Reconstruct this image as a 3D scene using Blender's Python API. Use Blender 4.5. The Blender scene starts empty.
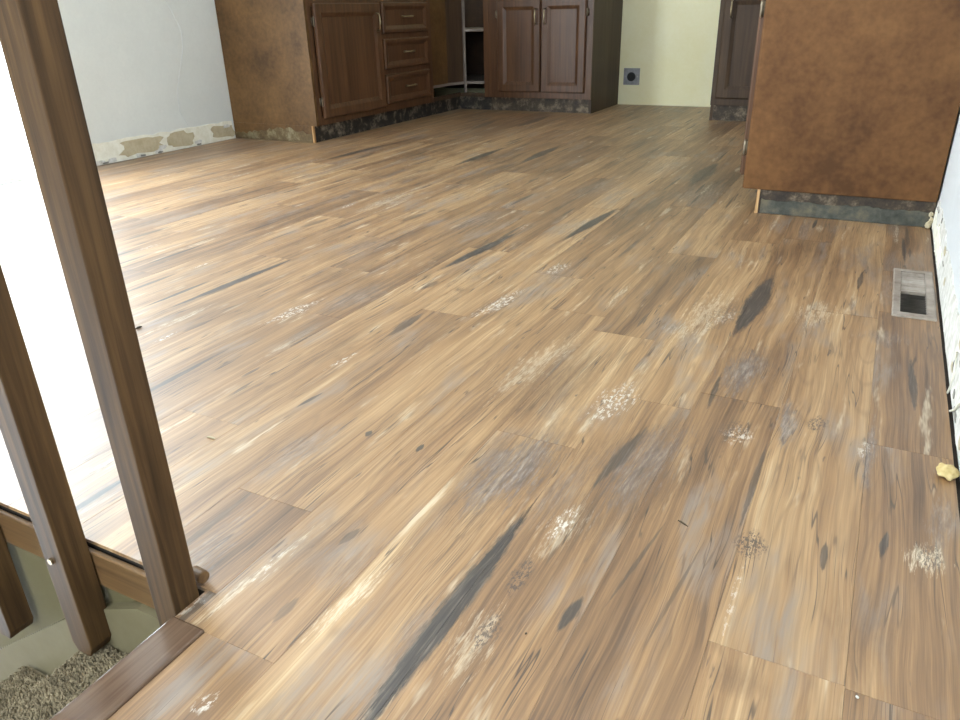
import bpy, bmesh, math, random
from mathutils import Vector, Matrix, noise as mnoise
random.seed(7)
R = math.radians
SC = bpy.context.scene
COL = SC.collection

# ------------------------------------------------------------------ camera
CAM_Z = 0.70
YAW, PITCH, ROLL, FPX = 0.489338, 0.436976, -0.0261566, 741.834
_f = Vector((-math.sin(YAW) * math.cos(PITCH), math.cos(YAW) * math.cos(PITCH), -math.sin(PITCH)))
_r0 = Vector((math.cos(YAW), math.sin(YAW), 0)); _u0 = _r0.cross(_f)
_r = math.cos(ROLL) * _r0 + math.sin(ROLL) * _u0
_u = -math.sin(ROLL) * _r0 + math.cos(ROLL) * _u0
cam_data = bpy.data.cameras.new('camera'); cam = bpy.data.objects.new('camera', cam_data)
cam_data.sensor_fit = 'HORIZONTAL'; cam_data.sensor_width = 36; cam_data.lens = FPX / 960 * 36
cam_data.clip_start = 0.02
cam.matrix_world = Matrix(((_r.x, _u.x, -_f.x, 0), (_r.y, _u.y, -_f.y, 0), (_r.z, _u.z, -_f.z, CAM_Z), (0, 0, 0, 1)))
COL.objects.link(cam); SC.camera = cam

def ray(px, py): return (px - 480) / FPX * _r - (py - 360) / FPX * _u + _f
def on_floor(px, py, z=0.0):
    d = ray(px, py); t = (z - CAM_Z) / d.z
    return Vector((d.x * t, d.y * t, z))

# ------------------------------------------------------------------ world, daylight, exposure
world = bpy.data.worlds.new('overcast_daylight'); SC.world = world; world.use_nodes = True
bg = world.node_tree.nodes['Background']
bg.inputs['Color'].default_value = (0.85, 0.92, 1.0, 1); bg.inputs['Strength'].default_value = 24.0
SC.view_settings.view_transform = 'Standard'; SC.view_settings.look = 'None'
SC.view_settings.exposure = -0.22; SC.view_settings.gamma = 1.0; SC.view_settings.use_curve_mapping = False

# room extents (metres)
XL, XR, YF, YB, ZC = -3.74, 0.2135, -2.6, 6.19, 2.44
DOOR_Y0, DOOR_Y1, DOOR_Z = 0.60, 2.42, 2.05            # patio door in the left wall
WIN_X0, WIN_X1, WIN_Z0, WIN_Z1 = -1.5, -0.3, 0.85, 2.1   # unseen window behind the camera, added for general fill light
SW_Y0, SW_Y1, SW_Z0, SW_Z1 = -2.35, -0.55, 0.75, 2.1      # unseen window in the right wall, added for light from that side
STAIR_X, STAIR_Y, STAIR_Y0 = -0.700, 0.515, -0.43      # stairwell: x < STAIR_X, STAIR_Y0 < y < STAIR_Y

def portal(name, loc, rot, sx, sy):
    d = bpy.data.lights.new(name, 'AREA'); d.shape = 'RECTANGLE'; d.size = sx; d.size_y = sy
    d.cycles.is_portal = True
    o = bpy.data.objects.new(name, d); o.location = loc; o.rotation_euler = rot; COL.objects.link(o)
portal('daylight_patio_door', (XL - 0.13, (DOOR_Y0 + DOOR_Y1) / 2, DOOR_Z / 2), (0, R(-90), 0), DOOR_Z, DOOR_Y1 - DOOR_Y0)
portal('daylight_added_window', ((WIN_X0 + WIN_X1) / 2, YF - 0.13, (WIN_Z0 + WIN_Z1) / 2), (R(90), 0, 0), WIN_X1 - WIN_X0, WIN_Z1 - WIN_Z0)

portal('daylight_added_side_window', (XR + 0.13, (SW_Y0 + SW_Y1) / 2, (SW_Z0 + SW_Z1) / 2), (0, R(90), 0), SW_Z1 - SW_Z0, SW_Y1 - SW_Y0)

# ------------------------------------------------------------------ helpers
def lin(c):
    return tuple(((v / 255) / 12.92 if v / 255 <= 0.04045 else ((v / 255 + 0.055) / 1.055) ** 2.4) for v in c) + (1,)

class NT:
    """small node-tree builder"""
    def __init__(s, tree): s.t = tree
    def n(s, typ, **kw):
        nd = s.t.nodes.new(typ)
        for k, v in kw.items(): setattr(nd, k, v)
        return nd
    def put(s, sock, v):
        if hasattr(v, 'links') or isinstance(v, bpy.types.NodeSocket): s.t.links.new(v, sock)
        elif v is not None: sock.default_value = v
    def math(s, op, a, b=None, c=None, clamp=False):
        nd = s.n('ShaderNodeMath', operation=op); nd.use_clamp = clamp
        s.put(nd.inputs[0], a)
        if b is not None: s.put(nd.inputs[1], b)
        if c is not None: s.put(nd.inputs[2], c)
        return nd.outputs[0]
    def mix(s, fac, a, b, blend='MIX'):
        nd = s.n('ShaderNodeMix', data_type='RGBA', blend_type=blend)
        s.put(nd.inputs[0], fac); s.put(nd.inputs[6], a); s.put(nd.inputs[7], b)
        return nd.outputs[2]
    def noise(s, vec, scale=1.0, detail=3, rough=0.55, dist=0.0):
        nd = s.n('ShaderNodeTexNoise'); s.put(nd.inputs['Vector'], vec)
        nd.inputs['Scale'].default_value = scale; nd.inputs['Detail'].default_value = detail
        nd.inputs['Roughness'].default_value = rough; nd.inputs['Distortion'].default_value = dist
        return nd.outputs['Fac']
    def vmul(s, vec, v):
        nd = s.n('ShaderNodeVectorMath', operation='MULTIPLY'); s.put(nd.inputs[0], vec); s.put(nd.inputs[1], v)
        return nd.outputs[0]
    def vadd(s, vec, v):
        nd = s.n('ShaderNodeVectorMath', operation='ADD'); s.put(nd.inputs[0], vec); s.put(nd.inputs[1], v)
        return nd.outputs[0]
    def ramp(s, fac, stops, interp='LINEAR'):
        nd = s.n('ShaderNodeValToRGB'); s.put(nd.inputs[0], fac); cr = nd.color_ramp; cr.interpolation = interp
        while len(cr.elements) < len(stops): cr.elements.new(0.5)
        for e, (p, c) in zip(cr.elements, stops):
            e.position = p; e.color = c if len(c) == 4 else lin(c)
        return nd.outputs[0]
    def step(s, v, lo, hi):
        nd = s.n('ShaderNodeMapRange', interpolation_type='SMOOTHSTEP'); s.put(nd.inputs[0], v)
        nd.inputs[1].default_value = lo; nd.inputs[2].default_value = hi
        return nd.outputs[0]

def new_mat(name):
    m = bpy.data.materials.new(name); m.use_nodes = True
    nt = NT(m.node_tree); p = m.node_tree.nodes['Principled BSDF']
    return m, nt, p
def bump(nt, p, h, strength=0.3, dist=0.002):
    b = nt.n('ShaderNodeBump'); b.inputs['Strength'].default_value = strength; b.inputs['Distance'].default_value = dist
    nt.put(b.inputs['Height'], h); nt.put(p.inputs['Normal'], b.outputs[0])

def mottled(name, c1, c2, scale=6.0, rough=0.5, c3=None, fine=60.0, bump_s=0.0, stretch=(1, 1, 1), metallic=0.0, spec=0.5):
    m, nt, p = new_mat(name)
    tc = nt.n('ShaderNodeTexCoord').outputs['Object']
    v = nt.vmul(tc, stretch)
    a = nt.noise(v, scale, 4, 0.6); b = nt.noise(v, fine, 3, 0.6)
    f = nt.math('ADD', nt.math('MULTIPLY', a, 0.75), nt.math('MULTIPLY', b, 0.25))
    stops = [(0.36, c1), (0.62, c2)] if c3 is None else [(0.34, c1), (0.5, c2), (0.66, c3)]
    nt.put(p.inputs['Base Color'], nt.ramp(f, stops))
    p.inputs['Roughness'].default_value = rough; p.inputs['Metallic'].default_value = metallic
    p.inputs['Specular IOR Level'].default_value = spec
    if bump_s: bump(nt, p, f, bump_s)
    return m

def wood(name, dark, mid, light, axis='Z', rough=0.4, gs=1.0, spec=0.5):
    """straight-grained stained wood, the grain running along the given axis"""
    m, nt, p = new_mat(name)
    tc = nt.n('ShaderNodeTexCoord').outputs['Object']
    oi = nt.n('ShaderNodeObjectInfo').outputs['Random']
    off = nt.n('ShaderNodeCombineXYZ'); 
    for i in range(3): nt.put(off.inputs[i], nt.math('MULTIPLY', oi, 7.3 + 3.1 * i))
    v0 = nt.vadd(tc, off.outputs[0])
    st = {'X': (3, 90, 90), 'Y': (90, 3, 90), 'Z': (90, 90, 3)}[axis]
    st2 = {'X': (1.5, 14, 14), 'Y': (14, 1.5, 14), 'Z': (14, 14, 1.5)}[axis]
    a = nt.noise(nt.vmul(v0, tuple(k * gs for k in st)), 1, 4, 0.65, 0.3)
    b = nt.noise(nt.vmul(v0, tuple(k * gs for k in st2)), 1, 3, 0.6, 0.8)
    f = nt.math('ADD', nt.math('MULTIPLY', a, 0.55), nt.math('MULTIPLY', b, 0.45))
    nt.put(p.inputs['Base Color'], nt.ramp(f, [(0.33, dark), (0.5, mid), (0.68, light)]))
    p.inputs['Roughness'].default_value = rough; p.inputs['Specular IOR Level'].default_value = spec
    bump(nt, p, a, 0.15, 0.001)
    return m

# ---- floor print: tan rustic planks with grey weathering, charcoal splits and white scuffs
def mark_group():
    g = bpy.data.node_groups.new('plank_mark', 'ShaderNodeTree')
    for nm, ty in (('X', 'NodeSocketFloat'), ('Y', 'NodeSocketFloat'), ('A', 'NodeSocketVector'), ('B', 'NodeSocketVector'), ('Noise', 'NodeSocketFloat'), ('Rough', 'NodeSocketFloat'), ('Hard', 'NodeSocketFloat')):
        g.interface.new_socket(nm, in_out='INPUT', socket_type=ty)
    g.interface.new_socket('Mask', in_out='OUTPUT', socket_type='NodeSocketFloat')
    nt = NT(g); gi = nt.n('NodeGroupInput'); go = nt.n('NodeGroupOutput')
    a = nt.n('ShaderNodeSeparateXYZ'); nt.put(a.inputs[0], gi.outputs['A'])
    b = nt.n('ShaderNodeSeparateXYZ'); nt.put(b.inputs[0], gi.outputs['B'])
    dy = nt.math('SUBTRACT', gi.outputs['Y'], a.outputs[1])
    dx = nt.math('SUBTRACT', nt.math('SUBTRACT', gi.outputs['X'], a.outputs[0]), nt.math('MULTIPLY', dy, b.outputs[1]))
    t = nt.math('DIVIDE', dy, a.outputs[2])
    q = nt.math('DIVIDE', dx, b.outputs[0])
    e = nt.math('ADD', nt.math('POWER', nt.math('ABSOLUTE', q), 1.2), nt.math('POWER', nt.math('ABSOLUTE', t), 1.6))
    e = nt.math('ADD', e, nt.math('MULTIPLY', nt.math('SUBTRACT', gi.outputs['Noise'], 0.46), gi.outputs['Rough']))
    k = nt.math('MULTIPLY', nt.math('SUBTRACT', 0.97, e), gi.outputs['Hard'], clamp=True)
    nt.put(go.inputs[0], nt.math('MULTIPLY', k, b.outputs[2]))
    return g
MARK = mark_group()

def floor_material(name='rustic_plank_print'):
    m, nt, p = new_mat(name)
    tc = nt.n('ShaderNodeTexCoord').outputs['Object']
    oi = nt.n('ShaderNodeObjectInfo').outputs['Random']
    off = nt.n('ShaderNodeCombineXYZ')
    nt.put(off.inputs[0], nt.math('MULTIPLY', oi, 37.0)); nt.put(off.inputs[1], nt.math('MULTIPLY', oi, 91.0)); nt.put(off.inputs[2], nt.math('MULTIPLY', oi, 13.0))
    v0 = nt.vadd(tc, off.outputs[0])
    sp = nt.n('ShaderNodeSeparateXYZ'); nt.put(sp.inputs[0], tc)
    X, Y = sp.outputs[0], sp.outputs[1]
    # low frequency warp bends the grain
    w = nt.noise(nt.vmul(v0, (7, 2.2, 0)), 1, 2, 0.5)
    wv = nt.n('ShaderNodeCombineXYZ'); nt.put(wv.inputs[0], nt.math('MULTIPLY', nt.math('SUBTRACT', w, 0.5), 0.038))
    v = nt.vadd(v0, wv.outputs[0])
    strips = nt.noise(nt.vmul(v, (22, 1.1, 0)), 1, 3, 0.6)
    mid = nt.noise(nt.vmul(v, (85, 2.0, 0)), 1, 4, 0.65)
    fine = nt.noise(nt.vmul(v, (330, 6, 0)), 1, 3, 0.6)
    # flame / cathedral figure
    fig = nt.noise(nt.vmul(v, (13, 1.0, 0)), 1, 1, 0.4)
    ring = nt.math('PINGPONG', nt.math('MULTIPLY', fig, 26.0), 1.0)
    vfine = nt.noise(nt.vmul(v, (190, 2.6, 0)), 1, 4, 0.7)
    tone = nt.math('ADD', nt.math('ADD', nt.math('MULTIPLY', strips, 0.42), nt.math('MULTIPLY', mid, 0.28)), nt.math('MULTIPLY', vfine, 0.30))
    tone = nt.math('ADD', tone, nt.math('MULTIPLY', nt.math('SUBTRACT', oi, 0.5), 0.13))
    base = nt.ramp(tone, [(0.33, (84, 59, 38)), (0.42, (124, 92, 61)), (0.51, (155, 119, 80)), (0.60, (178, 144, 103)), (0.70, (206, 180, 143))])
    g1 = nt.math('ADD', 0.66, nt.math('MULTIPLY', fine, 0.68))
    gc = nt.n('ShaderNodeCombineColor')
    for i in range(3): nt.put(gc.inputs[i], g1)
    base = nt.mix(1.0, base, gc.outputs[0], 'MULTIPLY')
    base = nt.mix(nt.math('MULTIPLY', nt.step(ring, 0.70, 1.0), 0.26), base, lin((112, 84, 58)))
    # grey weathered areas
    gz = nt.noise(nt.vmul(v0, (10, 2.4, 0)), 1, 3, 0.6)
    gz2 = nt.noise(nt.vmul(v, (70, 9, 0)), 1, 4, 0.7)
    gm = nt.math('MULTIPLY', nt.step(gz, 0.52, 0.68), nt.step(gz2, 0.30, 0.62))
    base = nt.mix(nt.math('MULTIPLY', gm, 0.75), base, lin((140, 128, 118)))
    # pale rubbed areas
    pz = nt.noise(nt.vmul(nt.vadd(v0, (3.7, 8.1, 0)), (24, 3.0, 0)), 1, 4, 0.65)
    base = nt.mix(nt.math('MULTIPLY', nt.step(pz, 0.60, 0.72), 0.55), base, lin((222, 206, 178)))
    # fine splits along the grain
    sp1 = nt.noise(nt.vmul(nt.vadd(v, (1.3, 5.2, 0)), (42, 1.3, 0)), 1, 2, 0.5)
    sp2 = nt.noise(nt.vmul(nt.vadd(v0, (9.3, 2.2, 0)), (12, 4.5, 0)), 1, 2, 0.5)
    crack = nt.math('SUBTRACT', 1.0, nt.step(nt.math('ABSOLUTE', nt.math('SUBTRACT', sp1, 0.47)), 0.002, 0.011))
    crack = nt.math('MULTIPLY', crack, nt.step(sp2, 0.46, 0.58))
    sp3 = nt.noise(nt.vmul(nt.vadd(v, (7.7, 3.4, 0)), (80, 2.2, 0)), 1, 2, 0.5)
    sp4 = nt.noise(nt.vmul(nt.vadd(v0, (6.1, 9.9, 0)), (9, 3.0, 0)), 1, 3, 0.6)
    crack2 = nt.math('SUBTRACT', 1.0, nt.step(nt.math('ABSOLUTE', nt.math('SUBTRACT', sp3, 0.5)), 0.004, 0.026))
    crack2 = nt.math('MULTIPLY', crack2, nt.step(sp4, 0.48, 0.60))
    base = nt.mix(nt.math('MULTIPLY', crack2, 0.55), base, lin((92, 70, 52)))
    base = nt.mix(nt.math('MULTIPLY', crack, 0.85), base, lin((66, 52, 42)))
    # short dark pits and checks
    pk = nt.noise(nt.vmul(nt.vadd(v, (4.3, 1.2, 0)), (75, 11, 0)), 1, 3, 0.6)
    pk2 = nt.noise(nt.vmul(nt.vadd(v0, (2.3, 6.2, 0)), (14, 4, 0)), 1, 2, 0.5)
    base = nt.mix(nt.math('MULTIPLY', nt.math('MULTIPLY', nt.step(pk, 0.65, 0.73), nt.step(pk2, 0.48, 0.62)), 0.85), base, lin((76, 63, 56)))
    # placed marks, read from each plank's own properties
    mn = nt.math('ADD', nt.math('MULTIPLY', nt.noise(nt.vmul(v, (95, 9, 0)), 1, 4, 0.7), 0.5), nt.math('MULTIPLY', nt.noise(nt.vmul(v, (330, 40, 0)), 1, 4, 0.7), 0.5))
    ROUGHNESS = {'dark': (1.6, 3.2), 'grey': (4.6, 1.3), 'smok': (2.5, 0.9), 'pale': (8.0, 1.2), 'scuf': (4.2, 1.8), 'spec': (2.2, 2.2)}
    def slot(k):
        a = nt.n('ShaderNodeAttribute', attribute_type='OBJECT', attribute_name='mark_%s_place' % k)
        b = nt.n('ShaderNodeAttribute', attribute_type='OBJECT', attribute_name='mark_%s_form' % k)
        g = nt.n('ShaderNodeGroup'); g.node_tree = MARK
        nt.put(g.inputs['X'], X); nt.put(g.inputs['Y'], Y); nt.put(g.inputs['A'], a.outputs['Vector']); nt.put(g.inputs['B'], b.outputs['Vector']); nt.put(g.inputs['Noise'], mn)
        g.inputs['Rough'].default_value, g.inputs['Hard'].default_value = ROUGHNESS[k[:4]]
        return g.outputs[0]
    def most(ks):
        r = slot(ks[0])
        for k in ks[1:]: r = nt.math('MAXIMUM', r, slot(k))
        return r
    dark_c = nt.ramp(nt.noise(nt.vmul(v, (240, 12, 0)), 1, 3, 0.6), [(0.35, (44, 37, 32)), (0.55, (67, 58, 51)), (0.75, (112, 101, 90))])
    grey_c = nt.ramp(nt.noise(nt.vmul(v, (140, 18, 0)), 1, 4, 0.7), [(0.32, (80, 69, 65)), (0.5, (120, 108, 101)), (0.7, (172, 160, 148))])
    scuff = nt.step(nt.noise(nt.vmul(v, (150, 60, 0)), 1, 4, 0.75), 0.50, 0.56)
    speck = nt.step(nt.noise(nt.vmul(v, (260, 110, 0)), 1, 4, 0.8), 0.49, 0.53)
    base = nt.mix(most(['smoke_a', 'smoke_b']), base, nt.mix(1.0, base, lin((164, 154, 152)), 'MULTIPLY'))
    base = nt.mix(nt.math('MULTIPLY', most(['grey_a', 'grey_b', 'grey_c']), 1.0), base, grey_c)
    pale = most(['pale_a', 'pale_b'])
    base = nt.mix(pale, base, lin((224, 208, 180)))
    base = nt.mix(nt.math('MULTIPLY', most(['scuff_a', 'scuff_b']), scuff), base, lin((214, 206, 194)))
    base = nt.mix(nt.math('MULTIPLY', most(['speck_a', 'speck_b']), speck), base, lin((84, 68, 58)))
    base = nt.mix(most(['dark_a', 'dark_b', 'dark_c', 'dark_d']), base, dark_c)
    nt.put(p.inputs['Base Color'], base)
    rn = nt.math('ADD', 0.46, nt.math('MULTIPLY', mid, 0.16))
    nt.put(p.inputs['Roughness'], rn)
    p.inputs['Specular IOR Level'].default_value = 0.5
    p.inputs['Coat Weight'].default_value = 1.0; p.inputs['Coat Roughness'].default_value = 0.52
    bump(nt, p, nt.math('ADD', nt.math('MULTIPLY', fine, 0.5), mid), 0.10, 0.0012)
    return m

# ---- mesh builder
class MB:
    def __init__(s): s.bm = bmesh.new()
    def box(s, a, b):
        vs = [s.bm.verts.new((x, y, z)) for x in (a[0], b[0]) for y in (a[1], b[1]) for z in (a[2], b[2])]
        for f in ((0, 1, 3, 2), (4, 6, 7, 5), (0, 4, 5, 1), (2, 3, 7, 6), (0, 2, 6, 4), (1, 5, 7, 3)):
            s.bm.faces.new([vs[i] for i in f])
        return s
    def bevel(s, w, seg=2):
        bmesh.ops.bevel(s.bm, geom=list(s.bm.edges), offset=w, segments=seg, affect='EDGES', profile=0.5, clamp_overlap=True)
        return s
    def prism(s, pts, d):
        """pts: closed outline of 3D points, pushed along vector d"""
        d = Vector(d); a = [s.bm.verts.new(Vector(q)) for q in pts]; b = [s.bm.verts.new(Vector(q) + d) for q in pts]
        n = len(pts); s.bm.faces.new(a[::-1]); s.bm.faces.new(b)
        for i in range(n): s.bm.faces.new((a[i], a[(i + 1) % n], b[(i + 1) % n], b[i]))
        return s
    def tube(s, pts, r, seg=8, caps=True):
        pts = [Vector(q) for q in pts]; rings = []
        for i, q in enumerate(pts):
            d = (pts[min(i + 1, len(pts) - 1)] - pts[max(i - 1, 0)]).normalized()
            h = Vector((0, 0, 1)) if abs(d.z) < 0.9 else Vector((1, 0, 0))
            a = d.cross(h).normalized(); b = d.cross(a)
            rr = r[i] if isinstance(r, (list, tuple)) else r
            rings.append([s.bm.verts.new(q + a * math.cos(2 * math.pi * k / seg) * rr + b * math.sin(2 * math.pi * k / seg) * rr) for k in range(seg)])
        for i in range(len(rings) - 1):
            for k in range(seg): s.bm.faces.new((rings[i][k], rings[i][(k + 1) % seg], rings[i + 1][(k + 1) % seg], rings[i + 1][k]))
        if caps: s.bm.faces.new(rings[0][::-1]); s.bm.faces.new(rings[-1])
        return s
    def mesh(s, name):
        bmesh.ops.recalc_face_normals(s.bm, faces=list(s.bm.faces))
        me = bpy.data.meshes.new(name); s.bm.to_mesh(me); s.bm.free(); return me
    def build(s, name, mat, parent=None, smooth=False, loc=None):
        me = s.mesh(name); me.materials.append(mat)
        if smooth:
            for f in me.polygons: f.use_smooth = True
        o = bpy.data.objects.new(name, me); COL.objects.link(o)
        if loc is not None: o.location = loc
        if parent is not None: o.parent = parent; o.matrix_parent_inverse = Matrix.Translation(-world_loc(parent))
        return o

def world_loc(o):
    return Vector(o.location)      # every part carries its thing's inverse, so its own location is already in world space
def thing(name, label, cat, loc, group=None):
    o = bpy.data.objects.new(name, None); o.empty_display_size = 0.05; o.location = loc; COL.objects.link(o)
    o['label'] = label; o['category'] = cat
    if group: o['group'] = group
    return o
def tag(o, label, cat, group=None):
    o['label'] = label; o['category'] = cat
    if group: o['group'] = group
    return o
def struct(o, label=None):
    o['kind'] = 'structure'
    if label: o['label'] = label; 
    return o

# ------------------------------------------------------------------ materials
M_FLOOR = floor_material()
M_SUB = mottled('subfloor_dark', (40, 34, 28), (60, 50, 42), 8, 0.9)
M_WALL = mottled('white_wall_paint', (214, 217, 214), (223, 226, 222), 2.0, 0.55, bump_s=0.03)
M_WALL_R = mottled('white_wall_paint_right', (206, 209, 212), (216, 219, 221), 2.0, 0.55, bump_s=0.03)
M_CREAM = mottled('cream_gloss_paint', (238, 230, 184), (244, 238, 202), 2.5, 0.28)
M_CEIL = mottled('ceiling_white', (228, 226, 220), (236, 234, 230), 3, 0.9)
M_BEIGE = mottled('beige_trim_paint', (112, 103, 78), (119, 110, 86), 4, 0.8, spec=0.15)
M_BEIGE2 = mottled('beige_wall_paint', (98, 90, 64), (105, 97, 71), 4, 0.85, spec=0.15)
M_CAB_SIDE = mottled('cabinet_side_stain', (72, 50, 27), (94, 68, 39), 5, 0.5, c3=(110, 81, 48), fine=40, spec=0.3)
M_CAB_SIDE_R = mottled('cabinet_end_stain', (80, 51, 25), (102, 68, 36), 5, 0.55, c3=(118, 82, 46), fine=40, spec=0.25)
M_CAB = wood('cabinet_door_stain', (66, 43, 27), (86, 58, 38), (106, 72, 47), 'Z', 0.38, 0.6, 0.35)
M_CAB_DARK = wood('cabinet_dark_stain', (54, 40, 29), (70, 53, 39), (86, 67, 49), 'Z', 0.5, 0.6, 0.3)
M_INT = mottled('cabinet_interior', (58, 42, 30), (78, 57, 40), 5, 0.6)
M_SHELF = mottled('pale_shelf_board', (112, 101, 94), (134, 122, 113), 8, 0.5)
M_KICK = mottled('scraped_toe_kick', (24, 21, 19), (46, 40, 34), 16, 0.7, c3=(126, 114, 98), fine=70, bump_s=0.3)
M_KICK_B = mottled('scraped_brown_toe_kick', (40, 33, 27), (66, 54, 42), 18, 0.7, c3=(128, 114, 94), fine=120, bump_s=0.2)
M_RESID = mottled('blue_grey_glue_residue', (50, 51, 46), (74, 75, 68), 14, 0.75, c3=(106, 98, 80), fine=90, bump_s=0.3)
M_WORN = mottled('worn_raw_wood', (72, 54, 32), (96, 79, 51), 14, 0.75, c3=(132, 122, 96), fine=90, bump_s=0.3)
M_RAW = wood('raw_pale_wood', (150, 112, 70), (178, 138, 92), (200, 164, 118), 'Z', 0.6)
M_BRASS = mottled('antique_nickel', (134, 118, 92), (176, 160, 130), 30, 0.35, metallic=0.9)
M_HINGE = mottled('aged_hinge_metal', (92, 82, 68), (128, 116, 98), 30, 0.45, metallic=0.7)
M_STEEL = mottled('dull_steel', (150, 148, 146), (186, 184, 180), 30, 0.4, metallic=0.6)
M_OAK = wood('stained_oak_post', (40, 28, 16), (72, 52, 31), (100, 75, 46), 'Z', 0.6, 1.0, 0.2)
M_OAK_X = wood('stained_oak_rail', (78, 56, 34), (106, 79, 50), (126, 97, 64), 'X', 0.42)
M_NOSE = wood('dark_walnut_nosing', (66, 50, 39), (94, 73, 58), (120, 98, 80), 'Y', 0.2)
M_CARPET = mottled('beige_carpet', (92, 82, 63), (122, 109, 86), 60, 0.95, c3=(148, 134, 108), fine=260)
M_GLUE = mottled('cream_glue', (226, 222, 204), (242, 240, 228), 24, 0.7, bump_s=0.4)
M_PAPER = mottled('torn_tan_paper', (178, 164, 134), (196, 184, 156), 20, 0.8, bump_s=0.3)
M_CHALK = mottled('torn_white_plaster', (196, 193, 185), (226, 224, 219), 30, 0.8, bump_s=0.6)
M_GREYGAP = mottled('grey_gouge', (120, 118, 112), (150, 148, 140), 30, 0.9)
M_YELLOW = mottled('yellow_foam', (190, 166, 108), (218, 198, 146), 30, 0.8, bump_s=0.5)
M_VENT = mottled('register_enamel', (124, 112, 100), (158, 147, 136), 14, 0.4, c3=(178, 168, 158), metallic=0.1)
M_SLAT_SHADE = mottled('register_slat_shaded', (96, 90, 82), (132, 124, 114), 20, 0.4, metallic=0.3)  # darker colour holding the shade of the near slats
M_DUCT = mottled('duct_dark', (18, 17, 16), (30, 28, 26), 20, 0.8)
M_PLATE = mottled('grey_metal_plate', (132, 132, 136), (160, 160, 164), 20, 0.35, metallic=0.4)
M_BLACK = mottled('black_plastic', (16, 16, 18), (28, 28, 30), 20, 0.4)
M_FRAME = mottled('white_vinyl_frame', (230, 230, 228), (240, 240, 238), 4, 0.4)
M_CRACK = mottled('grey_crack', (206, 210, 211), (214, 217, 218), 30, 0.9)
M_DEBRIS = mottled('dark_debris', (52, 44, 36), (84, 70, 52), 40, 0.7)
def glass_material():
    m = bpy.data.materials.new('window_glass'); m.use_nodes = True; t = m.node_tree; t.nodes.clear()
    nt = NT(t); o = nt.n('ShaderNodeOutputMaterial'); mx = nt.n('ShaderNodeMixShader'); tr = nt.n('ShaderNodeBsdfTransparent'); gl = nt.n('ShaderNodeBsdfGlossy')
    gl.inputs['Roughness'].default_value = 0.02; tr.inputs[0].default_value = (0.96, 0.98, 0.97, 1); mx.inputs[0].default_value = 0.06
    t.links.new(tr.outputs[0], mx.inputs[1]); t.links.new(gl.outputs[0], mx.inputs[2]); t.links.new(mx.outputs[0], o.inputs[0])
    return m
M_GLASS = glass_material()

# ------------------------------------------------------------------ floor: slab and planks
PT = 0.006                                   # plank thickness; plank tops at z = 0
VX0, VX1, VY0, VY1 = 0.116, 0.184, 1.994, 2.350   # duct hole under the register
fb = MB()
def slab(x0, x1, y0, y1): fb.box((x0, y0, -0.20), (x1, y1, -PT))
slab(XL, STAIR_X, STAIR_Y + 0.005, YB); slab(XL, STAIR_X, YF, STAIR_Y0); slab(STAIR_X, VX0, YF, YB)
slab(VX0, VX1, YF, VY0); slab(VX0, VX1, VY1, YB); slab(VX1, XR + 0.02, YF, YB)
floor = struct(fb.build('floor', M_SUB), 'rustic tan vinyl plank floor with grey weathering and charcoal splits')

PW, PL, SEAM0 = 0.152, 1.22, -0.534
plank_meshes = {}
def plank_mesh(w, l):
    key = (round(w, 4), round(l, 4))
    if key not in plank_meshes:
        b = bmesh.new(); c = 0.0004
        lo = [b.verts.new((sx * w / 2, sy * l / 2, -PT)) for sx, sy in ((-1, -1), (1, -1), (1, 1), (-1, 1))]
        mi = [b.verts.new((sx * w / 2, sy * l / 2, -c)) for sx, sy in ((-1, -1), (1, -1), (1, 1), (-1, 1))]
        hi = [b.verts.new((sx * (w / 2 - c), sy * (l / 2 - c), 0)) for sx, sy in ((-1, -1), (1, -1), (1, 1), (-1, 1))]
        for i in range(4):
            j = (i + 1) % 4
            b.faces.new((lo[i], lo[j], mi[j], mi[i])); b.faces.new((mi[i], mi[j], hi[j], hi[i]))
        b.faces.new(hi); bmesh.ops.recalc_face_normals(b, faces=list(b.faces))
        me = bpy.data.meshes.new('plank'); b.to_mesh(me); b.free(); me.materials.append(M_FLOOR)
        plank_meshes[key] = me
    return plank_meshes[key]
planks = []
def add_plank(x0, x1, y0, y1):
    g = 0.00012
    if x1 - x0 < 0.004 or y1 - y0 < 0.02: return
    o = bpy.data.objects.new('plank', plank_mesh(x1 - x0 - 2 * g, y1 - y0 - 2 * g))
    o.location = ((x0 + x1) / 2, (y0 + y1) / 2, 0); o.parent = floor; COL.objects.link(o)
    planks.append((o, x0, x1, y0, y1))
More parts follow.
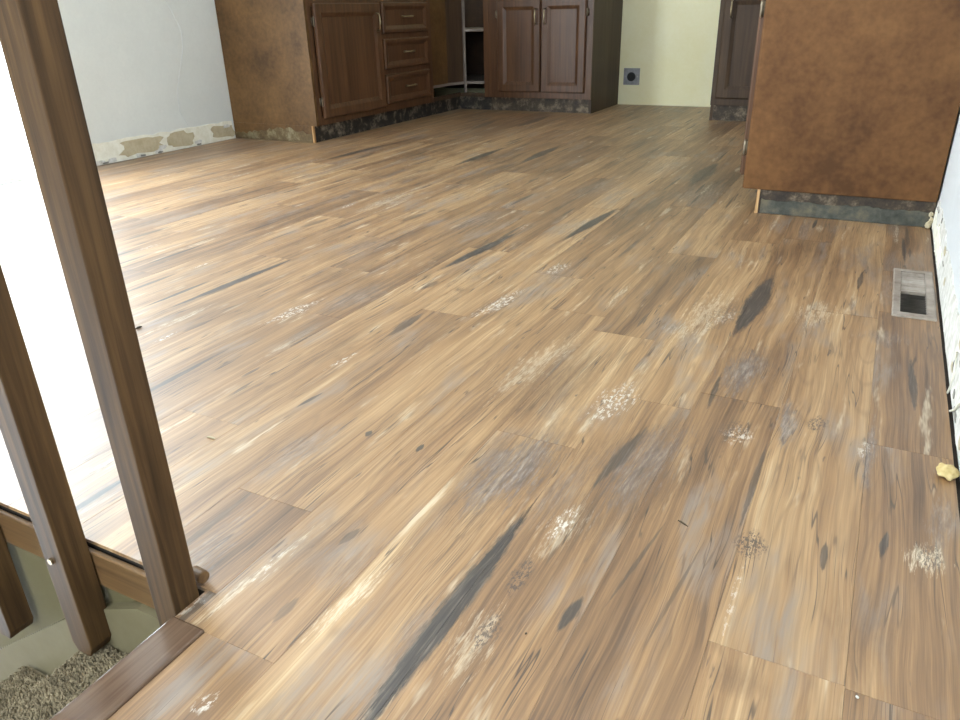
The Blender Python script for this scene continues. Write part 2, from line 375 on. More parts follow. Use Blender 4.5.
# joints read off the photograph, row by row (key: row number from the seam at SEAM0)
JOINTS = {0: [0.37, 1.064, 1.588, 2.28, 3.50, 4.72, 5.94], 1: [0.07, 1.29, 2.51, 3.73, 4.95], 2: [0.15, 1.37, 2.59, 3.81, 5.03],
          3: [-0.5, 0.72, 1.94, 3.16, 4.38, 5.60], 4: [0.716, 1.30], -1: [0.457, 1.68, 2.90, 4.12, 5.34]}
k = math.floor((XL - SEAM0) / PW)
rj = random.Random(11)
prev = 0
while SEAM0 + k * PW < 0.205:
    x0, x1 = max(XL + 0.006, SEAM0 + k * PW), min(0.2055, SEAM0 + (k + 1) * PW)
    if k in JOINTS: js = JOINTS[k]
    else:
        off = (prev + rj.uniform(0.3, 0.9)) % PL; prev = off
        js = [off - PL + i * PL for i in range(9)]
    lo = STAIR_Y if x0 < STAIR_X - 0.02 else -0.45
    hi = YB - 0.006
    if x1 < -3.16: hi = 3.76
    elif x0 > -2.7 and x1 < -1.98: hi = 5.62
    elif x0 < -2.7: hi = 5.62
    elif x0 > -0.30: hi = 2.96
    js = [lo] + [j for j in sorted(js) if lo + 0.05 < j < hi - 0.05] + [hi]
    for a, b in zip(js[:-1], js[1:]):
        if k == -1 and b <= 0.46: add_plank(-0.6475, x1, a, b)
        elif k == 4 and a < VY0 < b:
            add_plank(x0, x1, a, VY0); add_plank(x0, VX0, VY0, VY1); add_plank(VX1, x1, VY0, VY1); add_plank(x0, x1, VY1, b)
        else: add_plank(x0, x1, a, b)
    k += 1
add_plank(-0.7035, SEAM0 - PW, 0.459, STAIR_Y)

# marks printed on the planks: (kind, pixel from, pixel to, half width m, strength)
MARKS = [
 ('smoke', (440, 540), (570, 415), .075, 1), ('smoke', (560, 560), (690, 405), .075, .9), ('smoke', (500, 440), (600, 335), .07, .8),
 ('smoke', (660, 280), (720, 250), .09, .6), ('smoke', (720, 410), (790, 335), .06, .6), ('smoke', (300, 300), (380, 260), .10, .5),
 ('smoke', (160, 330), (260, 295), .10, .5), ('smoke', (250, 590), (370, 510), .04, .6), ('smoke', (730, 700), (745, 660), .03, .6),
 ('smoke', (860, 690), (870, 580), .03, .5), ('smoke', (660, 720), (680, 640), .03, .4), ('smoke', (680, 215), (730, 165), .10, .7),
 ('smoke', (780, 270), (800, 235), .08, .5), ('smoke', (900, 300), (860, 240), .08, .5), ('smoke', (640, 230), (690, 200), .08, .5),
 ('dark', (318, 785), (538, 497), .0135, 1), ('dark', (436, 272), (520, 231), .012, 1), ('dark', (560, 242), (620, 207), .012, 1),
 ('dark', (733, 338), (775, 273), .018, 1), ('dark', (160, 312), (300, 256), .010, 1), ('dark', (322, 161), (388, 144), .012, .9),
 ('dark', (453, 166), (506, 147), .013, .9), ('dark', (518, 164), (562, 145), .014, .9), ('dark', (688, 187), (718, 162), .02, .85),
 ('dark', (514, 128), (551, 115), .014, .85), ('dark', (470, 131), (497, 119), .012, .8), ('dark', (553, 632), (587, 596), .007, .9),
 ('dark', (585, 490), (655, 424), .009, .75), ('smoke', (490, 440), (540, 398), .03, 1), ('dark', (385, 338), (425, 312), .010, .7),
 ('dark', (120, 242), (175, 225), .010, .7), ('dark', (880, 560), (888, 530), .0045, .85), ('dark', (822, 574), (826, 540), .004, .8),
 ('dark', (355, 160), (375, 152), .01, .6), ('dark', (240, 378), (262, 366), .004, .6), ('dark', (365, 437), (372, 430), .005, .9),
 ('dark', (416, 452), (424, 444), .004, .9), ('dark', (338, 545), (362, 528), .006, .6), ('dark', (270, 625), (300, 596), .006, .45),
 ('dark', (180, 333), (215, 318), .008, .5), ('dark', (295, 408), (324, 392), .004, .8), ('dark', (310, 340), (328, 338), .007, .7),
 ('dark', (230, 396), (255, 380), .004, .6), ('dark', (706, 412), (722, 372), .004, .8), ('dark', (738, 532), (768, 440), .004, .7),
 ('dark', (592, 612), (675, 520), .0025, .6), ('dark', (640, 655), (705, 540), .0022, .5), ('grey', (895, 418), (899, 408), .007, .7),
 ('grey', (921, 450), (925, 436), .006, .8), ('grey', (863, 495), (869, 474), .008, .7), ('grey', (846, 345), (849, 335), .006, .8),
 ('grey', (868, 352), (870, 342), .006, .7), ('grey', (887, 352), (890, 338), .008, .7), ('dark', (420, 290), (440, 280), .01, .5),
 ('dark', (205, 296), (235, 283), .012, .45), ('grey', (640, 300), (655, 285), .008, .55), ('grey', (735, 270), (745, 255), .008, .6),
 ('grey', (812, 315), (818, 300), .008, .6), ('grey', (850, 312), (854, 298), .007, .6), ('grey', (760, 262), (765, 245), .008, .6),
 ('dark', (640, 215), (665, 195), .012, .5), ('dark', (300, 228), (330, 218), .012, .5), ('dark', (400, 222), (428, 212), .012, .45),
 ('grey', (455, 520), (560, 430), .05, .75), ('grey', (590, 520), (690, 415), .045, .6), ('grey', (722, 400), (765, 345), .035, .8),
 ('grey', (783, 452), (790, 395), .017, .85), ('grey', (860, 500), (875, 415), .011, .9), ('grey', (820, 590), (830, 520), .008, .7),
 ('grey', (935, 560), (948, 490), .015, .55), ('grey', (240, 480), (360, 420), .035, .55), ('grey', (300, 320), (400, 280), .045, .5),
 ('grey', (430, 235), (520, 208), .045, .45), ('grey', (520, 290), (580, 262), .05, .4), ('grey', (110, 230), (200, 205), .06, .35),
 ('grey', (680, 210), (720, 180), .06, .55), ('grey', (570, 200), (620, 180), .06, .4), ('grey', (870, 345), (900, 330), .04, .5),
 ('grey', (520, 530), (600, 455), .03, .4), ('grey', (200, 345), (290, 300), .03, .5), ('grey', (640, 180), (690, 155), .06, .3),
 ('grey', (660, 335), (690, 318), .022, .75), ('grey', (545, 285), (570, 265), .022, .6), ('grey', (330, 260), (390, 235), .05, .4),
 ('grey', (640, 400), (560, 430), .05, .3), ('grey', (300, 600), (390, 540), .025, .4), ('grey', (380, 690), (460, 590), .035, .45),
 ('pale', (440, 690), (500, 600), .02, .4), ('pale', (300, 640), (400, 560), .012, .6), ('pale', (530, 560), (590, 500), .02, .3),
 ('pale', (905, 572), (945, 545), .018, .8), ('pale', (170, 640), (330, 520), .008, .5), ('pale', (590, 330), (480, 400), .03, .4),
 ('pale', (660, 345), (740, 290), .035, .4), ('pale', (350, 215), (420, 190), .03, .4), ('pale', (800, 330), (830, 300), .03, .4),
 ('scuff', (585, 425), (640, 380), .028, 1), ('scuff', (540, 545), (580, 505), .014, 1), ('scuff', (575, 540), (605, 500), .004, 1),
 ('scuff', (260, 326), (325, 298), .02, 1), ('scuff', (465, 320), (530, 288), .02, .9), ('scuff', (325, 370), (362, 350), .007, 1),
 ('scuff', (725, 445), (750, 425), .02, .8), ('scuff', (190, 715), (225, 690), .012, .9), ('scuff', (545, 275), (570, 262), .02, .7),
 ('scuff', (668, 335), (682, 322), .018, .8), ('scuff', (610, 463), (590, 455), .006, .9), ('scuff', (150, 345), (180, 330), .008, .9),
 ('scuff', (720, 645), (745, 560), .004, .6), ('scuff', (860, 460), (868, 440), .009, .8), ('scuff', (738, 310), (712, 325), .02, .5),
 ('scuff', (735, 648), (755, 650), .012, .5), ('scuff', (500, 690), (515, 670), .006, .6), ('scuff', (640, 432), (650, 424), .012, .8),
 ('speck', (470, 655), (505, 610), .013, .9), ('speck', (505, 600), (535, 555), .012, .9), ('speck', (745, 562), (755, 528), .018, 1),
 ('speck', (915, 570), (945, 545), .014, .8), ('speck', (700, 335), (740, 300), .025, .5), ('speck', (808, 432), (826, 416), .014, .9),
 ('speck', (720, 440), (745, 420), .02, .6),
]
placed = []
for kind, a, b, hw, st in MARKS:
    A, B = on_floor(*a), on_floor(*b); c = (A + B) / 2
    hl = max(abs(B.y - A.y) / 2 * 1.08, 0.012); sl = (B.x - A.x) / (B.y - A.y) if abs(B.y - A.y) > 0.02 else 0.0
    sl = max(-0.12, min(0.12, sl))
    placed.append((kind, c.x, c.y, hl, hw * 1.6 * (1 + 0.26 * max(0, c.y - 1.2)), sl, st))
SLOTS = {'smoke': ['smoke_a', 'smoke_b'], 'dark': ['dark_a', 'dark_b', 'dark_c', 'dark_d'], 'grey': ['grey_a', 'grey_b', 'grey_c'], 'pale': ['pale_a', 'pale_b'],
         'scuff': ['scuff_a', 'scuff_b'], 'speck': ['speck_a', 'speck_b']}
rm = random.Random(5)
for o, x0, x1, y0, y1 in planks:
    cx, cy = (x0 + x1) / 2, (y0 + y1) / 2
    mine = {q: [] for q in SLOTS}
    for kind, mx, my, hl, hw, sl, st in placed:
        ox = min(x1, mx + hw) - max(x0, mx - hw); oy = min(y1, my + hl) - max(y0, my - hl)
        if ox > 0.2 * min(hw, 0.01) and oy > 0.1 * hl: mine[kind].append((hw * hl * max(ox, 0) / hw, (mx - cx, my - cy, hl), (hw, sl, st)))
    for q, n, p_, hws, hls, sts in (('dark', 3, .75, (.003, .011), (.04, .2), (.5, .95)), ('smoke', 2, .6, (.03, .08), (.1, .35), (.4, .9)), ('grey', 2, .6, (.02, .05), (.08, .25), (.3, .6)),
                                ('pale', 1, .5, (.008, .02), (.1, .25), (.3, .6)), ('scuff', 1, .25, (.008, .018), (.03, .08), (.5, .9))):
        for i in range(n):
            rr = [rm.random() for _ in range(7)]
            far = (y0 + y1) / 2 > 2.6 or x1 < -1.5
            if (far or not mine[q]) and rr[0] < p_ * (1 if far else .6):
                mine[q].append((0.0, ((rr[1] - .5) * (x1 - x0) * .8, (rr[2] - .5) * (y1 - y0) * .8, hls[0] + rr[3] * (hls[1] - hls[0])),
                                (hws[0] + rr[4] * (hws[1] - hws[0]), (rr[5] - .5) * .06, sts[0] + rr[6] * (sts[1] - sts[0]))))
    for q, lst in mine.items():
        for slot, (_, a, b) in zip(SLOTS[q], sorted(lst, key=lambda t: -t[0])):
            o['mark_%s_place' % slot] = a; o['mark_%s_form' % slot] = b

# ------------------------------------------------------------------ walls, ceiling, openings
def rect_wall(name, boxes, mat, label):
    b = MB()
    for p, q in boxes: b.box(p, q)
    return struct(b.build(name, mat), label)
T = 0.12
wall_left = rect_wall('wall_left', [((XL - T, YF, -0.2), (XL, DOOR_Y0, ZC)), ((XL - T, DOOR_Y1, -0.2), (XL, YB + T, ZC)), ((XL - T, DOOR_Y0, DOOR_Z), (XL, DOOR_Y1, ZC)), ((XL - T, DOOR_Y0, -0.2), (XL, DOOR_Y1, -0.002))], M_WALL, 'pale white wall with torn base beside left cabinets')
wall_right = rect_wall('wall_right', [((XR, YF, -0.2), (XR + T, SW_Y0, ZC)), ((XR, SW_Y1, -0.2), (XR + T, YB + T, ZC)), ((XR, SW_Y0, -0.2), (XR + T, SW_Y1, SW_Z0)), ((XR, SW_Y0, SW_Z1), (XR + T, SW_Y1, ZC))], M_WALL_R, 'white wall with gouged plaster along its base')
wall_back = rect_wall('wall_back', [((XL, YB, -0.2), (XR, YB + T, ZC))], M_CREAM, 'glossy cream wall in the gap between the cabinets')
wall_front = rect_wall('wall_front', [((XL, YF - T, -0.2), (WIN_X0, YF, ZC)), ((WIN_X1, YF - T, -0.2), (XR, YF, ZC)), ((WIN_X0, YF - T, -0.2), (WIN_X1, YF, WIN_Z0)), ((WIN_X0, YF - T, WIN_Z1), (WIN_X1, YF, ZC))], M_WALL, 'white wall with an added wide window behind the viewer')
ceiling = rect_wall('ceiling', [((XL - T, YF - T, ZC), (XR + T, YB + T, ZC + 0.1))], M_CEIL, 'flat white ceiling')
# patio door: frame and two panes
door = MB()
fx0, fx1 = XL - 0.10, XL - 0.02
for y0, y1, z0, z1 in ((DOOR_Y0, DOOR_Y0 + .05, 0, DOOR_Z), (DOOR_Y1 - .05, DOOR_Y1, 0, DOOR_Z), (DOOR_Y0 + .05, DOOR_Y1 - .05, 0, .02), (DOOR_Y0 + .05, DOOR_Y1 - .05, DOOR_Z - .05, DOOR_Z),
                       ((DOOR_Y0 + DOOR_Y1) / 2 - .03, (DOOR_Y0 + DOOR_Y1) / 2 + .03, .02, DOOR_Z - .05)):
    door.box((fx0, y0, z0), (fx1, y1, z1))
door_1 = struct(door.build('door_1', M_FRAME), 'white framed glass patio door flooded with daylight')
ym = (DOOR_Y0 + DOOR_Y1) / 2
for y0, y1 in ((DOOR_Y0 + .05, ym - .03), (ym + .03, DOOR_Y1 - .05)):
    MB().box((XL - .063, y0, .02), (XL - .057, y1, DOOR_Z - .05)).build('pane', M_GLASS, door_1)
win = MB()
for x0, x1, z0, z1 in ((WIN_X0, WIN_X0 + .05, WIN_Z0, WIN_Z1), (WIN_X1 - .05, WIN_X1, WIN_Z0, WIN_Z1), (WIN_X0 + .05, WIN_X1 - .05, WIN_Z0, WIN_Z0 + .05), (WIN_X0 + .05, WIN_X1 - .05, WIN_Z1 - .05, WIN_Z1)):
    win.box((x0, YF - .10, z0), (x1, YF - .02, z1))
window_added_rear = struct(win.build('window_added_rear', M_FRAME), 'unseen wide white framed window added behind the viewer for fill light')
MB().box((WIN_X0 + .05, YF - .063, WIN_Z0 + .05), (WIN_X1 - .05, YF - .057, WIN_Z1 - .05)).build('pane', M_GLASS, window_added_rear)

win = MB()
for y0, y1, z0, z1 in ((SW_Y0, SW_Y0 + .05, SW_Z0, SW_Z1), (SW_Y1 - .05, SW_Y1, SW_Z0, SW_Z1), (SW_Y0 + .05, SW_Y1 - .05, SW_Z0, SW_Z0 + .05), (SW_Y0 + .05, SW_Y1 - .05, SW_Z1 - .05, SW_Z1)):
    win.box((XR + .02, y0, z0), (XR + .10, y1, z1))
window_added_side = struct(win.build('window_added_side', M_FRAME), 'unseen white framed window added in the right wall behind the viewer for side light')
MB().box((XR + .057, SW_Y0 + .05, SW_Z0 + .05), (XR + .063, SW_Y1 - .05, SW_Z1 - .05)).build('pane', M_GLASS, window_added_side)

# torn base of the walls: ragged raised patches
def ragged_strip(axis, plane, out, a0, a1, z0, ztop, seed, n=40, amp=0.02, th=0.003, zb=None, bamp=0.0):
    """strip on a wall (plane x or y = const), ragged along its top; out = direction it stands proud"""
    rg = random.Random(seed); b = bmesh.new(); rows = []
    rag = 0.0
    for i in range(n + 1):
        a = a0 + (a1 - a0) * i / n
        rag = 0.55 * rag + rg.uniform(-1, 1) * 0.6
        zt = ztop(a) if callable(ztop) else ztop
        zt += rag * amp; zl = z0 + (rg.uniform(0, bamp) if bamp else 0)
        zt = max(zt, zl + 0.004)
        th_i = th * rg.uniform(0.6, 1.3)
        P = lambda d, z: ((plane + out * d, a, z) if axis == 'x' else (a, plane + out * d, z))
        rows.append([b.verts.new(P(0, zl)), b.verts.new(P(th_i, zl + .001)), b.verts.new(P(th_i * rg.uniform(.8, 1.2), zl + (zt - zl) * .55)), b.verts.new(P(th_i, zt - .001)), b.verts.new(P(0, zt))])
    for i in range(n):
        for j in range(4): b.faces.new((rows[i][j], rows[i + 1][j], rows[i + 1][j + 1], rows[i][j + 1]))
        b.faces.new((rows[i][4], rows[i + 1][4], rows[i + 1][0], rows[i][0]))
    b.faces.new(rows[0]); b.faces.new(rows[-1][::-1])
    m = MB(); m.bm.free(); m.bm = b
    return m
def patch(axis, plane, out, ca, cz, ra, rz, seed, th=0.002, n=18, zmin=0.001):
    rg = random.Random(seed); pts = []
    for i in range(n):
        t = 2 * math.pi * i / n; q = rg.uniform(0.72, 1.12)
        a = ca + math.copysign(abs(math.cos(t)) ** .6, math.cos(t)) * ra * q; z = max(zmin, cz + math.copysign(abs(math.sin(t)) ** .6, math.sin(t)) * rz * q)
        pts.append((plane, a, z) if axis == 'x' else (a, plane, z))
    d = (out * th, 0, 0) if axis == 'x' else (0, out * th, 0)
    return MB().prism(pts, d)
def wall_px(px, py, x):                     # a pixel on the plane x = const
    d = ray(px, py); t = x / d.x; return Vector((x, d.y * t, CAM_Z + d.z * t))
ragged_strip('x', XL, 1, 2.32, 3.69, 0.0, .112, 3, 46, .008).build('glue_strip', M_GLUE, wall_left)
for (pa, pb, rz, sd) in (((118, 152), (164, 144), .047, 1), ((167, 146), (193, 138), .045, 2), ((211, 136), (235, 130), .043, 4)):
    A, B = wall_px(*pa, XL), wall_px(*pb, XL)
    patch('x', XL + .003, 1, (A.y + B.y) / 2, 0.012 + rz, abs(B.y - A.y) / 2, rz, sd).build('torn_paper_patch', M_PAPER, wall_left)
for i, (px, py) in enumerate(((100, 163), (112, 160), (140, 158), (158, 152), (162, 147), (198, 142), (226, 126))):
    A = wall_px(px, py, XL)
    patch('x', XL + .0035, 1, A.y, max(A.z, .012), .03, .012, 20 + i, .003, 9).build('plaster_flake', M_CHALK, wall_left)
for i, (px, py) in enumerate(((106, 166), (143, 156), (160, 153), (199, 146))):
    A = wall_px(px, py, XL)
    patch('x', XL + .0045, 1, A.y, max(A.z, .008), .02, .006, 40 + i, .003, 8).build('gouge', M_GREYGAP, wall_left)
# hairline crack on the left wall
cr = [wall_px(px, py, XL + .001) for px, py in ((163, -5), (172, 12), (181, 30), (183, 48), (180, 70), (177, 92), (180, 112), (188, 125))]
MB().tube(cr, 0.0014, 6).build('hairline_crack', M_CRACK, wall_left)
# right wall: gouged strip and flakes
ragged_strip('x', XR, -1, 0.6, 2.885, 0.004, .105, 9, 70, .012, .003).build('torn_plaster_strip', M_CHALK, wall_right)
ragged_strip('x', XR - .003, -1, 2.35, 2.885, 0.006, .07, 12, 26, .018, .003, bamp=.02).build('glue_strip', M_GLUE, wall_right)
rg = random.Random(31)
for i in range(16):
    y = rg.uniform(1.3, 2.85); z = rg.uniform(.015, .10)
    patch('x', XR - .003, -1, y, z, rg.uniform(.008, .03), rg.uniform(.003, .010), 60 + i, .0012, 9).build('gouge', M_GREYGAP if i % 3 else M_PAPER, wall_right)
for pts in (((943, 398), (948, 392), (953, 378), (957, 352)), ((950, 411), (954, 410), (958, 405), (962, 399))):
    MB().tube([wall_px(px, py, XR - .006) for px, py in pts], .0022, 6).build('caulk_string', M_GLUE, wall_right, True)
# ------------------------------------------------------------------ stairwell, stairs, trims
struct(MB().box((XL, STAIR_Y, -1.7), (STAIR_X, STAIR_Y + .1, -.2)).build('wall_stair_far', M_BEIGE2), 'beige wall of the stairwell under the railing')
struct(MB().box((XL, STAIR_Y + .0, -.2), (STAIR_X - .001, STAIR_Y + .0049, -.03)).build('wall_stair_far_upper', M_BEIGE2), 'beige strip of stairwell wall just below floor edge')
struct(MB().box((XL, STAIR_Y0 - .1, -1.7), (STAIR_X, STAIR_Y0, -.2)).build('wall_stair_near', M_BEIGE2), 'beige near wall of the stairwell')
stairs = thing('carpeted_staircase', 'staircase carpeted in beige pile descending below the dark wooden nosing', 'stairs', (STAIR_X - .3, .04, -.19))
RISE, RUN = .19, .272
def tufts(seed, n, fn):
    rg = random.Random(seed); b = bmesh.new()
    for _ in range(n):
        p, nrm = fn(rg); nrm = Vector(nrm); h = rg.uniform(.004, .009); r = rg.uniform(.0018, .0030)
        a = nrm.orthogonal().normalized(); c = nrm.cross(a); q = rg.uniform(0, 6.28)
        tip = b.verts.new(Vector(p) + nrm * h + (a * rg.uniform(-1, 1) + c * rg.uniform(-1, 1)) * .003)
        ring = [b.verts.new(Vector(p) + (a * math.cos(q + i * 1.571) + c * math.sin(q + i * 1.571)) * r) for i in range(4)]
        mid = [b.verts.new(v.co * .25 + (v.co + nrm * h * .75) * .75) for v in ring]
        for i in range(4):
            j = (i + 1) % 4
            b.faces.new((ring[i], ring[j], mid[j], mid[i])); b.faces.new((mid[i], mid[j], tip))
    m = MB(); m.bm.free(); m.bm = b; return m
for i in range(7):
    z = -RISE * (i + 1); xa = STAIR_X - .0 - RUN * i; xb = xa - RUN
    tr = MB().box((xb, STAIR_Y0 + .001, z - .19), (xa, STAIR_Y - .013, z - .008)).build('tread', M_CARPET, stairs)
    if i < 2:
        y0 = .12 if i == 0 else .25
        pile = tufts(i, 15000 if i == 0 else 9000, lambda rg: ((rg.uniform(xb - .004, xa), rg.uniform(y0, STAIR_Y - .02), z - .008), (0, 0, 1))).build('carpet_pile', M_CARPET, tr, True)
        pile['kind'] = 'stuff'
        edge = tufts(9 + i, 4000, lambda rg: ((xb, rg.uniform(y0, STAIR_Y - .02), z - .008 - rg.uniform(0, .06)), (-1, 0, .2))).build('carpet_edge_pile', M_CARPET, tr, True)
        edge['kind'] = 'stuff'
struct(MB().box((STAIR_X, STAIR_Y0, -.24), (STAIR_X + .02, STAIR_Y, -.2)).build('trim_5', M_BEIGE), 'riser board under the nosing')
# dark wooden nosing along the top step
nose = MB().box((STAIR_X - .004, STAIR_Y0, -.022), (-.648, .4585, .0035)).bevel(.003, 2)
struct(nose.build('trim_1', M_NOSE), 'dark glossy wooden stair nosing along the floor edge')
# fascia board under the floor edge, skirt boards below
struct(MB().box((XL + .01, .505, -.075), (-.752, STAIR_Y - .0005, -.012)).bevel(.002, 1).build('trim_2', M_OAK_X), 'brown wooden fascia board under the floor edge')
skirt = [(-2.2, .507, -1.01), (-.985, .507, -.142), (-.985, .507, -.45), (-2.2, .507, -1.4)]
struct(MB().prism(skirt, (0, .0075, 0)).build('trim_3', M_BEIGE), 'beige sloping skirt board beside the carpeted steps')
blk = [(-.975, .497, -.135), (-.842, .497, -.066), (-.806, .497, -.085), (-.806, .497, -.3), (-.975, .497, -.3)]
blk = [(-.975, .497, -.135), (-.846, .497, -.079), (-.76, .497, -.079), (-.76, .497, -.3), (-.975, .497, -.3)]
struct(MB().prism(blk, (0, .0175, 0)).build('trim_4', M_BEIGE), 'beige skirt block at the top of the stairs')

rail = thing('stair_railing', 'brown stained oak stair railing with square posts by the stairwell', 'railing', (-.725, .484, 0))
MB().box((-.7475, .463, -.16), (-.7052, .5035, .93)).bevel(.0018, 2).build('newel_post', M_OAK, rail)
bal_me = None
for i in range(6):
    cx = -.953 - .232 * i
    if bal_me is None:
        b = MB(); prof = [(-.0225, -.235), (-.014, -.252), (.014, -.252), (.0225, -.235), (.0225, .93), (-.0225, .93)]
        b.prism([(x, -.021, z) for x, z in prof], (0, .042, 0)); b.bevel(.0018, 2)
        o = b.build('baluster', M_OAK, rail); bal_me = o.data; o.location = (cx, .4825, .068)
    else:
        o = bpy.data.objects.new('baluster', bal_me); COL.objects.link(o); o.parent = rail; o.matrix_parent_inverse = Matrix.Translation(-Vector(rail.location)); o.location = (cx, .4825, 0)
    sc = MB().tube([(cx - .006, .4615, -.06 + .055 * (i == 0)), (cx - .006, .459, -.06 + .055 * (i == 0))], .005, 10).build('screw_head', M_BRASS, rail)
MB().box((XL + .01, .455, .93), (-.695, .512, .985)).bevel(.01, 3).build('handrail', M_OAK_X, rail)
MB().tube([(-.735, .524, .011), (-.716, .5225, .0112), (-.7135, .5222, .0112)], [.0095, .0095, .0085], 16).build('wooden_plug', M_OAK_X, rail, False)

# ------------------------------------------------------------------ cabinets
def frame_door(name, mat, parent, w, h, t, stile=.052, drawer=False):
    """door front in local coords: x across 0..w, z up 0..h, front towards -y at y=-t"""
    b = bmesh.new()
    prof = [(0, 0), (0, -t + .007), (.007, -t), (stile, -t), (stile + .003, -t + .001), (stile + .024, -t + .010), (stile + .024, -t + .014)]
    rings = []
    for ins, d in prof:
        rings.append([b.verts.new((x, d, z)) for x, z in ((ins, ins), (w - ins, ins), (w - ins, h - ins), (ins, h - ins))])
    for r0, r1 in zip(rings[:-1], rings[1:]):
        for i in range(4): b.faces.new((r0[i], r0[(i + 1) % 4], r1[(i + 1) % 4], r1[i]))
    b.faces.new(rings[0][::-1])
    m = MB(); m.bm.free(); m.bm = b
    return m, stile + .024
def place(me_builder, name, mat, parent, mtx, smooth=False):
    me = me_builder.mesh(name); me.transform(mtx); me.materials.append(mat)
    if mtx.determinant() < 0: me.flip_normals()
    if smooth:
        for f in me.polygons: f.use_smooth = True
    o = bpy.data.objects.new(name, me); COL.objects.link(o)
    o.parent = parent
    o.matrix_parent_inverse = Matrix.Translation(-world_loc(parent))
    return o
def door_at(cab, name, mtx, w, h, handle=None, hinges=(), stile=.052, mat=None, t=.02, hinge_side=0):
    mat = mat or M_CAB
    fb_, ins = frame_door(name, mat, cab, w, h, t, stile)
    d = place(fb_, name, mat, cab, mtx)
    place(MB().box((ins - .004, -t + .0115, ins - .004), (w - ins + .004, -.002, h - ins + .004)), 'panel', mat, d, mtx)
    if handle:
        (hx, hz, L, vert) = handle
        q = (lambda s, o: (hx, -t - o, hz + s)) if vert else (lambda s, o: (hx + s, -t - o, hz))
        hb = MB().tube([q(-L / 2, 0), q(-L / 2, .018), q(-L / 2 + .012, .026), q(0, .029), q(L / 2 - .012, .026), q(L / 2, .018), q(L / 2, 0)], [.006, .005, .0045, .006, .0045, .005, .006], 8)
        place(hb, 'handle', M_BRASS, d, mtx, True)
    for hz in hinges:
        x = -.006 if hinge_side == 0 else w + .006
        hb = MB().tube([(x, -t * .55, hz - .028), (x, -t * .55, hz - .02), (x, -t * .55, hz + .02), (x, -t * .55, hz + .028)], [.003, .006, .006, .003], 8)
        hb.box((x - .014 if hinge_side == 0 else x, -.0035, hz - .022), (x if hinge_side == 0 else x + .014, -.0005, hz + .022))
        place(hb, 'hinge', M_HINGE, d, mtx, True)
    return d
CT = .876
def facing_x(x, y, z): # front towards +x; local x runs along +y
    return Matrix(((0, -1, 0, x), (1, 0, 0, y), (0, 0, 1, z), (0, 0, 0, 1)))
def facing_ny(x, y, z): # front towards -y
    return Matrix.Translation((x, y, z))
def facing_nx(x, y, z): # front towards -x; local x runs along -y
    return Matrix(((0, 1, 0, x), (-1, 0, 0, y), (0, 0, 1, z), (0, 0, 0, 1)))

# --- left run: cabinet with one door
XF = -3.052                                    # face-frame front of the left run
cabA = thing('base_cabinet', 'brown base cabinet with one tall panelled door against the pale left wall', 'cabinet', (-3.4, 4.07, 0), 'kitchen base cabinets')
MB().box((XL + .006, 3.722, .10), (XF - .02, 4.447, CT)).build('carcass', M_INT, cabA)
spn = MB().box((XL + .006, 3.702, .10), (XF - .001, 3.7215, CT)).build('side_panel', M_CAB_SIDE, cabA)
MB().box((XL + .006, 3.702, .0), (XF - .045, 3.7215, .0995)).build('side_panel_foot', M_CAB_SIDE, cabA)
ragged_strip('y', 3.702, -1, XL + .008, XF - .047, 0.0, lambda a: .058 + .018 * math.sin(a * 9), 17, 44, .014, .0025).build('worn_strip', M_WORN, cabA)
MB().box((XF - .0445, 3.703, 0.0), (XF - .036, 3.7215, .099)).build('raw_wood_edge', M_RAW, cabA)
def face_frame_x(cab, y0, y1, openings_z):
    b = MB(); b.box((XF - .02, y0, .10), (XF, y0 + .035, CT)); b.box((XF - .02, y1 - .035, .10), (XF, y1, CT))
    for z0, z1 in openings_z: b.box((XF - .02, y0 + .035, z0), (XF, y1 - .035, z1))
    b.build('face_frame', M_CAB, cab)
face_frame_x(cabA, 3.722, 4.447, [(.10, .15), (.76, CT)])
MB().box((XF - .052, 3.7225, 0), (XF - .036, 4.447, .0995)).build('toe_kick', M_KICK, cabA)
door_at(cabA, 'door', facing_x(XF + .001, 3.768, .135), .672, .643, (.618, .53, .10, True), (.10, .545))
# --- drawer cabinet
cabB = thing('base_cabinet', 'brown base cabinet with a stack of three panelled drawers', 'cabinet', (-3.4, 4.75, 0), 'kitchen base cabinets')
MB().box((XL + .006, 4.4485, .10), (XF - .02, 5.053, CT)).build('carcass', M_INT, cabB)
face_frame_x(cabB, 4.4485, 5.053, [(.10, .16), (.33, .385), (.55, .605), (.77, CT)])
MB().box((XF - .052, 4.4485, 0), (XF - .036, 5.053, .0995)).build('toe_kick', M_KICK, cabB)
for z in (.150, .372, .594):
    door_at(cabB, 'drawer', facing_x(XF + .001, 4.462, z), .572, .188, (.286, .10, .115, False), (), .022)
# --- corner cabinet with its opening uncovered
YFR = 5.52                                     # face-frame front of the back run
XK = -2.79
cabC = thing('corner_cabinet', 'open corner base cabinet with shelves showing and a folded leaf door', 'cabinet', (-3.2, 5.7, 0), 'kitchen base cabinets')
b = MB()
b.box((XL + .006, 5.0545, .10), (XF - .02, 5.0725, CT)); b.box((XL + .006, 5.073, .10), (XL + .02, YB - .006, CT))
b.box((XL + .021, YB - .02, .10), (XK - .001, YB - .006, CT)); b.box((XK - .019, YFR + .02, .10), (XK - .001, YB - .021, CT))
b.build('carcass', M_INT, cabC)
MB().box((XF - .02, 5.0545, .10), (XF, 5.10, CT)).build('stile', M_CAB, cabC)
MB().box((XK - .045, YFR, .10), (XK - .001, YFR + .02, CT)).build('stile', M_CAB, cabC)
MB().prism([(XF - .02, 5.10, CT), (XF, 5.10, CT), (XF, YFR, CT), (XK - .045, YFR, CT), (XK - .045, YFR + .02, CT), (XF - .02, YFR + .02, CT)], (0, 0, -.05)).build('top_rail', M_CAB, cabC)
